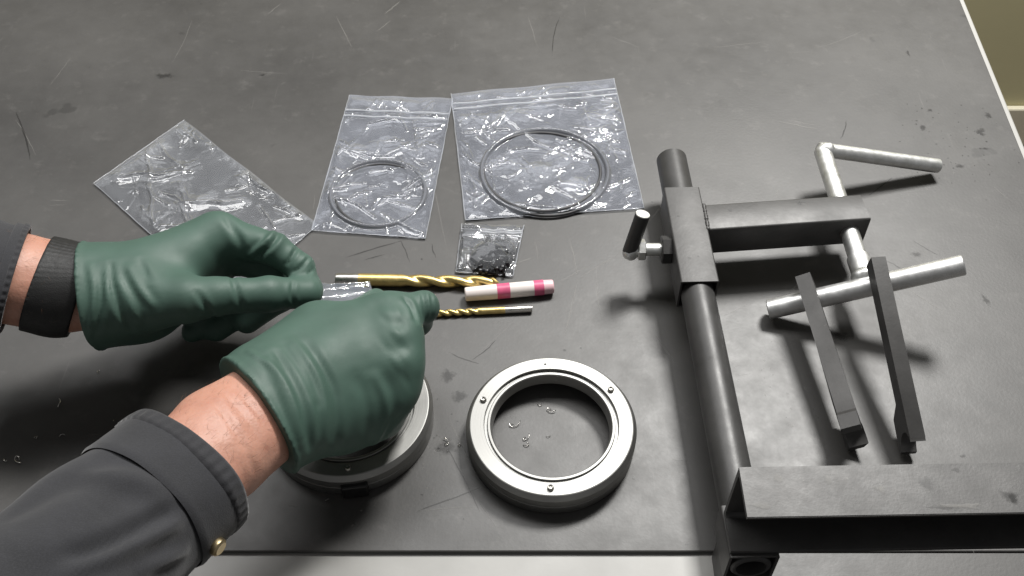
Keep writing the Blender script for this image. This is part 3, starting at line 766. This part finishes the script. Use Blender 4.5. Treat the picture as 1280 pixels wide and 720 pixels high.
def field(chains, h, pad, cut=None, extra=None):
    pts = np.array([p for ch in chains for p, r in ch['j']]); rm = max(r for ch in chains for p, r in ch['j'])
    lo = pts.min(0)-rm-pad; hi = pts.max(0)+rm+pad
    g = [np.arange(lo[k], hi[k]+h, h) for k in range(3)]; Pn = np.stack(np.meshgrid(*g, indexing='ij'), -1)
    D = None
    for ch in chains:
        dch = None
        js = ch['j']
        for (a, ra), (b, rb_) in zip(js[:-1], js[1:]):
            d = sdf_cone(Pn, a, b, ra, rb_); dch = d if dch is None else smin(dch, d, ch.get('ki', .004))
        D = dch if D is None else smin(D, dch, ch.get('k', .006))
    if cut is not None:
        o_, n_ = np.array(cut[0]), np.array(cut[1]); pd = (Pn-o_)@n_            # keep pd > 0
        D = D+.0006-.0012*np.exp(-((pd-.0016)/.0013)**2)
        D = np.maximum(D, -pd)
    if extra: D = extra(Pn, D)
    return surface_nets(D, lo, h)
def fold_marks(V, Fq, folds):
    """press or raise creases along lines given as photo pixels dropped onto the visible surface"""
    bvh = BVHTree.FromPolygons([tuple(v) for v in V], [tuple(f) for f in Fq])
    nrm = vnormals(V, Fq)
    for pts, amp, wd in folds:
        pl = []
        dense = []
        for _ in range(3):
            if len(pts) > 2:
                q = [pts[0]]
                for (x0, y0), (x1, y1) in zip(pts[:-1], pts[1:]): q += [(x0*.75+x1*.25, y0*.75+y1*.25), (x0*.25+x1*.75, y0*.25+y1*.75)]
                pts = q+[pts[-1]]
        for (x0, y0), (x1, y1) in zip(pts[:-1], pts[1:]):
            for t in np.linspace(0, 1, 3 if len(pts) > 2 else 12, endpoint=False): dense.append((x0+(x1-x0)*t, y0+(y1-y0)*t))
        dense.append(pts[-1])
        for x, y in dense:
            d = (P(x, y, 0)-CAM).normalized(); hit = bvh.ray_cast(CAM, d)
            if hit[0] is not None: pl.append(np.array(hit[0]))
        if len(pl) < 2: continue
        best = np.full(len(V), 9.); tt = np.zeros(len(V))
        for i, (a, b) in enumerate(zip(pl[:-1], pl[1:])):
            ab = b-a; t = np.clip(((V-a)@ab)/(ab@ab+1e-12), 0, 1); dd = np.linalg.norm(V-(a+t[:, None]*ab), axis=1)
            m = dd < best; best[m] = dd[m]; tt[m] = (i+t[m])/(len(pl)-1)
        fade = np.sin(np.pi*np.clip(tt*.9+.05, 0, 1))**.6
        prof = np.exp(-(best/wd)**2)-.55*np.exp(-((best-wd*1.9)/(wd*1.1))**2)
        V = V+nrm*(amp*prof*fade)[:, None]
    return V
def vnormals(V, Fq):
    n = np.cross(V[Fq[:, 2]]-V[Fq[:, 0]], V[Fq[:, 3]]-V[Fq[:, 1]]); o = np.zeros_like(V)
    for k in range(4): np.add.at(o, Fq[:, k], n)
    return o/(np.linalg.norm(o, axis=1)[:, None]+1e-12)
def to_obj(name, V, Fq, mat, parent):
    me = bpy.data.meshes.new(name); me.from_pydata(V.tolist(), [], Fq.tolist()); me.update()
    o = link(name, me, mat); rel(o, parent); return o
def lumps(V, Fq, amp, sc, seed):
    n = vnormals(V, Fq)
    d = np.array([noise.noise(Vector(v)*sc+Vector((seed, 0, 0))) for v in V]); return V+n*(d*amp)[:, None]

person = thing('person', 'person in charcoal jacket and dark green gloves reaching over the bench', 'person', (-.25, -.40, FLOOR))
J = lambda x, y, z, r: (np.array(P(x, y, z)), r)

# right hand: palm down over the plugged ring, fingers curled under
rw = P(318, 516, .088)
rdir = (np.array(P(430, 452, .082))-np.array(rw)); rdir /= np.linalg.norm(rdir)
hand_r = [
    dict(j=[J(278, 508, .092, .0225), J(322, 482, .090, .0215), J(400, 420, .080, .0190), J(484, 391, .084, .0125)], k=.02),
    dict(j=[J(285, 525, .092, .0225), J(335, 500, .090, .0215), J(428, 440, .083, .0185), J(498, 416, .084, .0125)], k=.02),
    dict(j=[J(305, 540, .089, .0215), J(345, 512, .087, .0210), J(428, 475, .078, .0185), J(499, 453, .079, .0125)], k=.02),
    dict(j=[J(315, 553, .087, .0210), J(352, 527, .083, .0200), J(420, 515, .066, .0180), J(492, 492, .067, .0125)], k=.02),
    dict(j=[J(322, 558, .085, .0200), J(358, 533, .081, .0190), J(425, 530, .058, .0160), J(462, 528, .054, .0125)], k=.02),
    # thumb
    dict(j=[J(330, 476, .084, .0190), J(398, 414, .072, .0150), J(448, 396, .055, .0115), J(470, 377, .044, .0095)], k=.018),
    # fingers
    dict(j=[J(480, 392, .084, .0125), J(529, 384, .079, .0107), J(522, 402, .058, .0098), J(480, 395, .046, .0085)], k=.010),
    dict(j=[J(498, 418, .084, .0122), J(507, 466, .045, .0098), J(470, 482, .038, .0090)], k=.012),
    dict(j=[J(499, 454, .079, .0120), J(498, 498, .043, .0096), J(460, 505, .038, .0088)], k=.012),
    dict(j=[J(492, 492, .067, .0115), J(482, 526, .043, .0094), J(445, 530, .039, .0086)], k=.012),
]
V, Fq = field(hand_r, .0015, .006, cut=(rw, rdir))
V = lap_smooth(V, Fq, 4)
V = lumps(V, Fq, .0009, 45, 3); V = lumps(V, Fq, .00010, 150, 4)
V = fold_marks(V, Fq, [
    ([(345, 440), (372, 480), (385, 520), (388, 562)], -.0016, .0026), ([(335, 450), (360, 495), (374, 555)], .0013, .0024),
    ([(365, 425), (395, 465), (408, 510), (406, 560)], .0014, .0030), ([(385, 430), (418, 480), (424, 520), (420, 562)], -.0011, .0026),
    ([(470, 470), (484, 500), (484, 528), (468, 556)], .0010, .0026), ([(445, 470), (462, 505), (458, 556)], -.0008, .0034),
    ([(478, 396), (490, 388)], .0010, .006), ([(490, 420), (500, 414)], .0010, .006), ([(490, 456), (500, 450)], .0010, .006), ([(495, 404), (508, 402)], -.0008, .004), ([(496, 436), (510, 432)], -.0008, .004),
    ([(505, 372), (515, 384), (520, 400)], -.0016, .0020), ([(528, 366), (531, 382), (530, 398)], -.0010, .0014), ([(538, 366), (541, 382), (539, 396)], -.0008, .0012),
    ([(310, 438), (348, 462), (368, 500), (376, 545)], .0010, .0016), ([(360, 432), (380, 460), (396, 500)], .0008, .0018)])
to_obj('glove', V, Fq, M['glove'], person)

# left hand: thumb side up, pinching the little bag with thumb and index
lw = P(108, 376, .0795)
ldir = np.array(P(180, 366, .078))-np.array(lw); ldir /= np.linalg.norm(ldir)
hand_l = [
    dict(j=[J(60, 372, .084, .0235), J(180, 352, .080, .0220), J(272, 296, .080, .0150)], k=.02),
    dict(j=[J(60, 372, .080, .0235), J(180, 358, .068, .0210), J(262, 312, .064, .0140)], k=.03),
    dict(j=[J(60, 376, .076, .0230), J(175, 368, .058, .0200), J(248, 338, .048, .0135)], k=.03),
    dict(j=[J(60, 380, .074, .0220), J(170, 380, .052, .0180), J(228, 366, .036, .0125)], k=.03),
    # thumb
    dict(j=[J(130, 386, .082, .0170), J(235, 374, .086, .0150), J(268, 371, .084, .0128), J(335, 368, .076, .0118), J(384, 367, .066, .0103)], k=.020),
    # index
    dict(j=[J(276, 294, .082, .0138), J(342, 311, .079, .0114), J(375, 334, .070, .0100), J(386, 358, .062, .0086)], k=.010, ki=.003),
    # middle, ring, little
    dict(j=[J(266, 306, .066, .0130), J(345, 342, .052, .0104), J(352, 372, .040, .0094), J(310, 402, .030, .0086)], k=.010),
    dict(j=[J(248, 338, .048, .0125), J(302, 392, .026, .0094), J(272, 412, .018, .0084)], k=.010),
    dict(j=[J(228, 366, .036, .0115), J(266, 402, .018, .0088), J(240, 416, .014, .0078)], k=.010),
]
V, Fq = field(hand_l, .0016, .006, cut=(lw, ldir))
V = lap_smooth(V, Fq, 6)
V = lumps(V, Fq, .0008, 45, 9); V = lumps(V, Fq, .00010, 150, 6)
V = fold_marks(V, Fq, [
    ([(112, 330), (118, 370), (112, 420)], .0012, .0018), ([(138, 330), (140, 360), (152, 395), (165, 412)], -.0016, .0020), ([(128, 332), (128, 365), (122, 412)], -.0012, .0018),
    ([(160, 332), (172, 358), (190, 382)], .0012, .0022), ([(175, 325), (186, 350)], -.0010, .0020), ([(150, 352), (165, 385), (176, 405)], .0010, .0020),
    ([(290, 345), (296, 365), (302, 385)], -.0010, .0018), ([(246, 365), (258, 385), (268, 398)], -.0009, .0018), ([(352, 287), (340, 305), (322, 322)], -.0020, .0018), ([(345, 285), (332, 303), (312, 320)], .0014, .0018),
    ([(374, 306), (366, 318), (360, 330)], -.0016, .0014), ([(386, 322), (376, 334), (368, 340)], -.0012, .0012), ([(392, 336), (384, 344)], -.001, .001), ([(282, 272), (300, 300), (305, 320)], -.0010, .0024), ([(366, 352), (364, 368), (368, 382)], -.0009, .0014)])
to_obj('glove', V, Fq, M['glove'], person)

# bare forearms
M['hair'] = simple('brown_arm_hair', (.20, .11, .065), .5, bs=0)
def forearm(j1, j2, folds=(), seed=1, hairs=0):
    V, Fq = field([dict(j=j1), dict(j=j2, k=.03)], .002, .006)
    V = lap_smooth(V, Fq, 4); V = lumps(V, Fq, .0006, 70, seed); V = fold_marks(V, Fq, folds)
    o = to_obj('forearm', V, Fq, M['skin'], person)
    if hairs:
        nn = vnormals(V, Fq); bm = bmesh.new(); rh = random.Random(seed); ax_ = Vector(j1[1][0]-j1[2][0]).normalized()
        for _ in range(hairs):
            i = rh.randrange(len(V)); n_ = Vector(nn[i])
            if n_.z < -.1: continue
            p = Vector(V[i]); d = (-ax_*rh.uniform(.3, 1)+Vector((rh.uniform(-.6, .6), rh.uniform(-.6, .6), rh.uniform(-.3, .3)))); d = (d-n_*d.dot(n_)).normalized()
            sd = d.cross(n_)*.00006; L_ = rh.uniform(.004, .009); prev = None
            for q in range(4):
                t = q/3; c = p+d*L_*t+n_*(.0022*math.sin(t*2.2)-.0001); k = 1-t*.8
                r = (bm.verts.new(c-sd*k), bm.verts.new(c+sd*k))
                if prev: bm.faces.new((prev[0], prev[1], r[1], r[0]))
                prev = r
        h = from_bm('arm_hair', bm, M['hair'], None, True); h.parent = o; tag(h, kind='stuff')
    return o
forearm([J(60, 735, .128, .019), J(263, 532, .098, .0195), J(345, 476, .088, .0170)], [J(78, 770, .125, .019), J(290, 575, .093, .0195), J(366, 524, .082, .0165)],
    [([(262, 495), (300, 545), (318, 590)], -.0006, .002), ([(280, 480), (325, 530), (335, 560)], .0006, .002), ([(300, 470), (335, 510), (350, 545)], -.0005, .0018)], 2, 1000)
forearm([J(-80, 312, .114, .0215), J(70, 346, .084, .0205), J(130, 354, .080, .017)], [J(-80, 340, .112, .0215), J(70, 373, .082, .0205), J(130, 372, .078, .017)], (), 5, 900)
def LA(t):
    a = (P(-80, 312, .114)+P(-80, 340, .112))/2; b = (P(70, 346, .084)+P(70, 373, .082))/2
    return a.lerp(b, t)

# watch strap
def frame_along(d, upv=Vector((0, 0, 1))):
    d = d.normalized(); s = d.cross(upv).normalized(); u = s.cross(d).normalized(); return d, s, u
def loft(name, cs, mat, parent, seg=96, fn=None, cap_in=True, thick=.0016):
    """cs: list of (centre, side radius, up radius); open tube with a turned-in rim at the last section"""
    V = []; n = len(cs)
    secs = list(cs)
    for i, (c, a, b) in enumerate(secs):
        d = Vector(secs[min(i+1, n-1)][0])-Vector(secs[max(i-1, 0)][0]); d, s, u = frame_along(d)
        for j in range(seg):
            th = 2*math.pi*j/seg; k = fn(i, th) if fn else 0
            V.append(Vector(c)+s*(a+k)*math.cos(th)+u*(b+k)*math.sin(th)+d*0)
    rows = n
    if cap_in:
        for q, (dr) in enumerate((thick, thick)):
            i = n-1 if q == 0 else max(0, n-4)
            c, a, b = secs[i]; d = Vector(secs[n-1][0])-Vector(secs[n-2][0]); d, s, u = frame_along(d)
            for j in range(seg):
                th = 2*math.pi*j/seg; k = (fn(i, th) if fn else 0)-dr
                V.append(Vector(c)+s*(a+k)*math.cos(th)+u*(b+k)*math.sin(th))
            rows += 1
    F_ = [(i*seg+j, i*seg+(j+1) % seg, (i+1)*seg+(j+1) % seg, (i+1)*seg+j) for i in range(rows-1) for j in range(seg)]
    return np.array([tuple(v) for v in V]), np.array(F_)
def interp(keys, n):
    """keys: (point, side r, up r) -> n sections, Catmull-like smooth"""
    out = []; m = len(keys)-1
    for i in range(n):
        t = i/(n-1)*m; k = min(int(t), m-1); f = t-k
        p = [keys[min(max(k+q, 0), m)] for q in (-1, 0, 1, 2)]
        def cr(a, b, c, d): return .5*((2*b)+(-a+c)*f+(2*a-5*b+4*c-d)*f*f+(-a+3*b-3*c+d)*f**3)
        out.append((Vector([cr(*(q[0][z] for q in p)) for z in range(3)]), cr(*(q[1] for q in p)), cr(*(q[2] for q in p))))
    return out
lax = np.array(LA(1)-LA(0)); lax /= np.linalg.norm(lax); lc = np.array(LA(1)); lup = np.array((0, 0, 1.)); lsd = np.cross(lax, lup)
def strap_cut(Pn, D):
    q = Pn-lc; t = q@lax+.10*(q@lsd); th = np.arctan2(q@lup, q@lsd)
    rib = .00030*np.sin(th*58)*np.exp(-(((th-1.9)/.7)**2))
    return np.maximum(D-.0010-rib, np.abs(t-.0025)-.0142)
V, Fq = field([dict(j=[J(-80, 312, .114, .0226), J(70, 346, .084, .0216), J(130, 354, .080, .0195)]), dict(j=[J(-80, 340, .112, .0226), J(70, 373, .082, .0216), J(130, 372, .078, .0195)], k=.03)], .0011, .008, extra=strap_cut)
V = lap_smooth(V, Fq, 2)
strap = to_obj('wrist_strap', V, Fq, M['strap'], person)

# jacket sleeves
def sleeve(keys, n, folds, cuffn, seed, wob=.0016):
    secs = interp(keys, n)
    fn = lambda i, th: wob*noise.noise(Vector((i*.055, math.cos(th)*1.3+seed, math.sin(th)*1.3)))*2
    V, Fq = loft('sleeve', secs[:n-cuffn+3], None, None, 120, fn, False)
    V = fold_marks(V, Fq, folds)
    s = to_obj('sleeve', V, Fq, M['jacket'], person)
    fn2 = lambda i, th: .0022+wob*noise.noise(Vector(((i+n-cuffn)*.055, math.cos(th)*1.3+seed, math.sin(th)*1.3)))*2-.0012*(i == 0)
    V, Fq = loft('cuff', secs[n-cuffn:], None, None, 120, fn2, True, .003)
    V = fold_marks(V, Fq, folds)
    c = to_obj('cuff', V, Fq, M['jacket'], person); c.parent = s; c.matrix_parent_inverse = Matrix(); c.location = (0, 0, 0)
    def fn3(i, th): return .0030+wob*noise.noise(Vector(((n-1)*.055, math.cos(th)*1.3+seed, math.sin(th)*1.3)))*2 + .00034*math.sin(th*44)*math.sin(math.pi*i/6) - .0020*(i in (0,))
    cuffmesh = (V, Fq)
    V, Fq = loft('hem', secs[-7:], None, None, 240, fn3, True, .004)
    h = to_obj('hem', V, Fq, M['hem'], person); h.parent = s; h.matrix_parent_inverse = Matrix(); h.location = (0, 0, 0)
    return s, cuffmesh
RS = [(P(-190, 930, .160), .052, .050), (P(-60, 838, .146), .049, .046), (P(60, 742, .128), .0460, .0415), (P(145, 660, .113), .0425, .037), (P(231, 587, .101), .0402, .0335)]
RSL = sleeve(RS, 90, [([(85, 712), (150, 690), (222, 652)], -.0030, .0035), ([(95, 700), (150, 676), (215, 640)], .0022, .0045), ([(100, 590), (160, 596), (200, 612)], -.0022, .006), ([(0, 650), (70, 610), (130, 580)], .0022, .008), ([(10, 690), (60, 680), (120, 640)], -.0020, .010), ([(180, 712), (232, 690)], -.0020, .003)], 17, 2)
LSK = [(LA(-.5), .041, .034), (LA(.1), .0385, .0315), (LA(.45), .0365, .0290), (LA(.66), .0350, .0275)]
sleeve(LSK, 50, [], 12, 7, .001)
# brass snap on the cuff
bv_ = BVHTree.FromPolygons([tuple(v) for v in RSL[1][0]], [tuple(f) for f in RSL[1][1]])
bp_ = bd_ = None
for xx in range(275, 200, -1):
    hit = bv_.ray_cast(CAM, (P(xx, 682, 0)-CAM).normalized())
    if hit[0] is not None:
        if bp_ is None: x_first = xx
        bp_ = hit[0]; bd_ = hit[1] if hit[1].dot(CAM-hit[0]) > 0 else -hit[1]
        if x_first-xx >= 5: break
print('snap', x_first, bp_, bd_)
bp_ = bp_-bd_*.001
bm = lathe_bm([(0, 0), (.0042, 0), (.0050, .0008), (.0048, .0022), (.0036, .0028), (0, .0026)], 24, False); bmesh.ops.scale(bm, vec=(1, 1, 1.6), verts=bm.verts[:]); place_axis(bm, bp_, bp_+bd_)
sn = from_bm('snap_button', bm, M['brass'], None, angle=40); sn.parent = RSL[0]

# the little bag pinched between the hands
a_, b_ = P(372, 372, .0575), P(400, 358, .0600)
def held_bag():
    cor = [P(376, 356, .062), P(462, 352, .052), P(470, 378, .046), P(384, 378, .058)]
    NU = NV = 60; V = []
    for k, off in ((0, 0), (1, -.0016)):
        for j in range(NV):
            for i in range(NU):
                u_, v_ = i/(NU-1), j/(NV-1)
                p = cor[0].lerp(cor[1], u_).lerp(cor[3].lerp(cor[2], u_), v_)
                e = min(u_, 1-u_, v_, 1-v_)*8; e = min(1, e)
                h = .0022*abs(math.sin(v_*8+u_*2.5))*e+.0014*noise.noise(Vector((u_*7, v_*5, 3+k)))*e
                V.append(p+Vector((0, .2, 1))*(h*(1 if k == 0 else -.2)+off*e))
    F_ = [(k*NU*NV+j*NU+i, k*NU*NV+j*NU+i+1, k*NU*NV+(j+1)*NU+i+1, k*NU*NV+(j+1)*NU+i) for k in (0, 1) for j in range(NV-1) for i in range(NU-1)]
    me = bpy.data.meshes.new('plastic_bag'); me.from_pydata([tuple(v) for v in V], [], F_); me.update()
    o = link('plastic_bag', me, M['film_blue']); tag(o, 'tiny clear plastic bag pinched between the two gloved hands', 'plastic bag', 'clear zip bags')
held_bag()
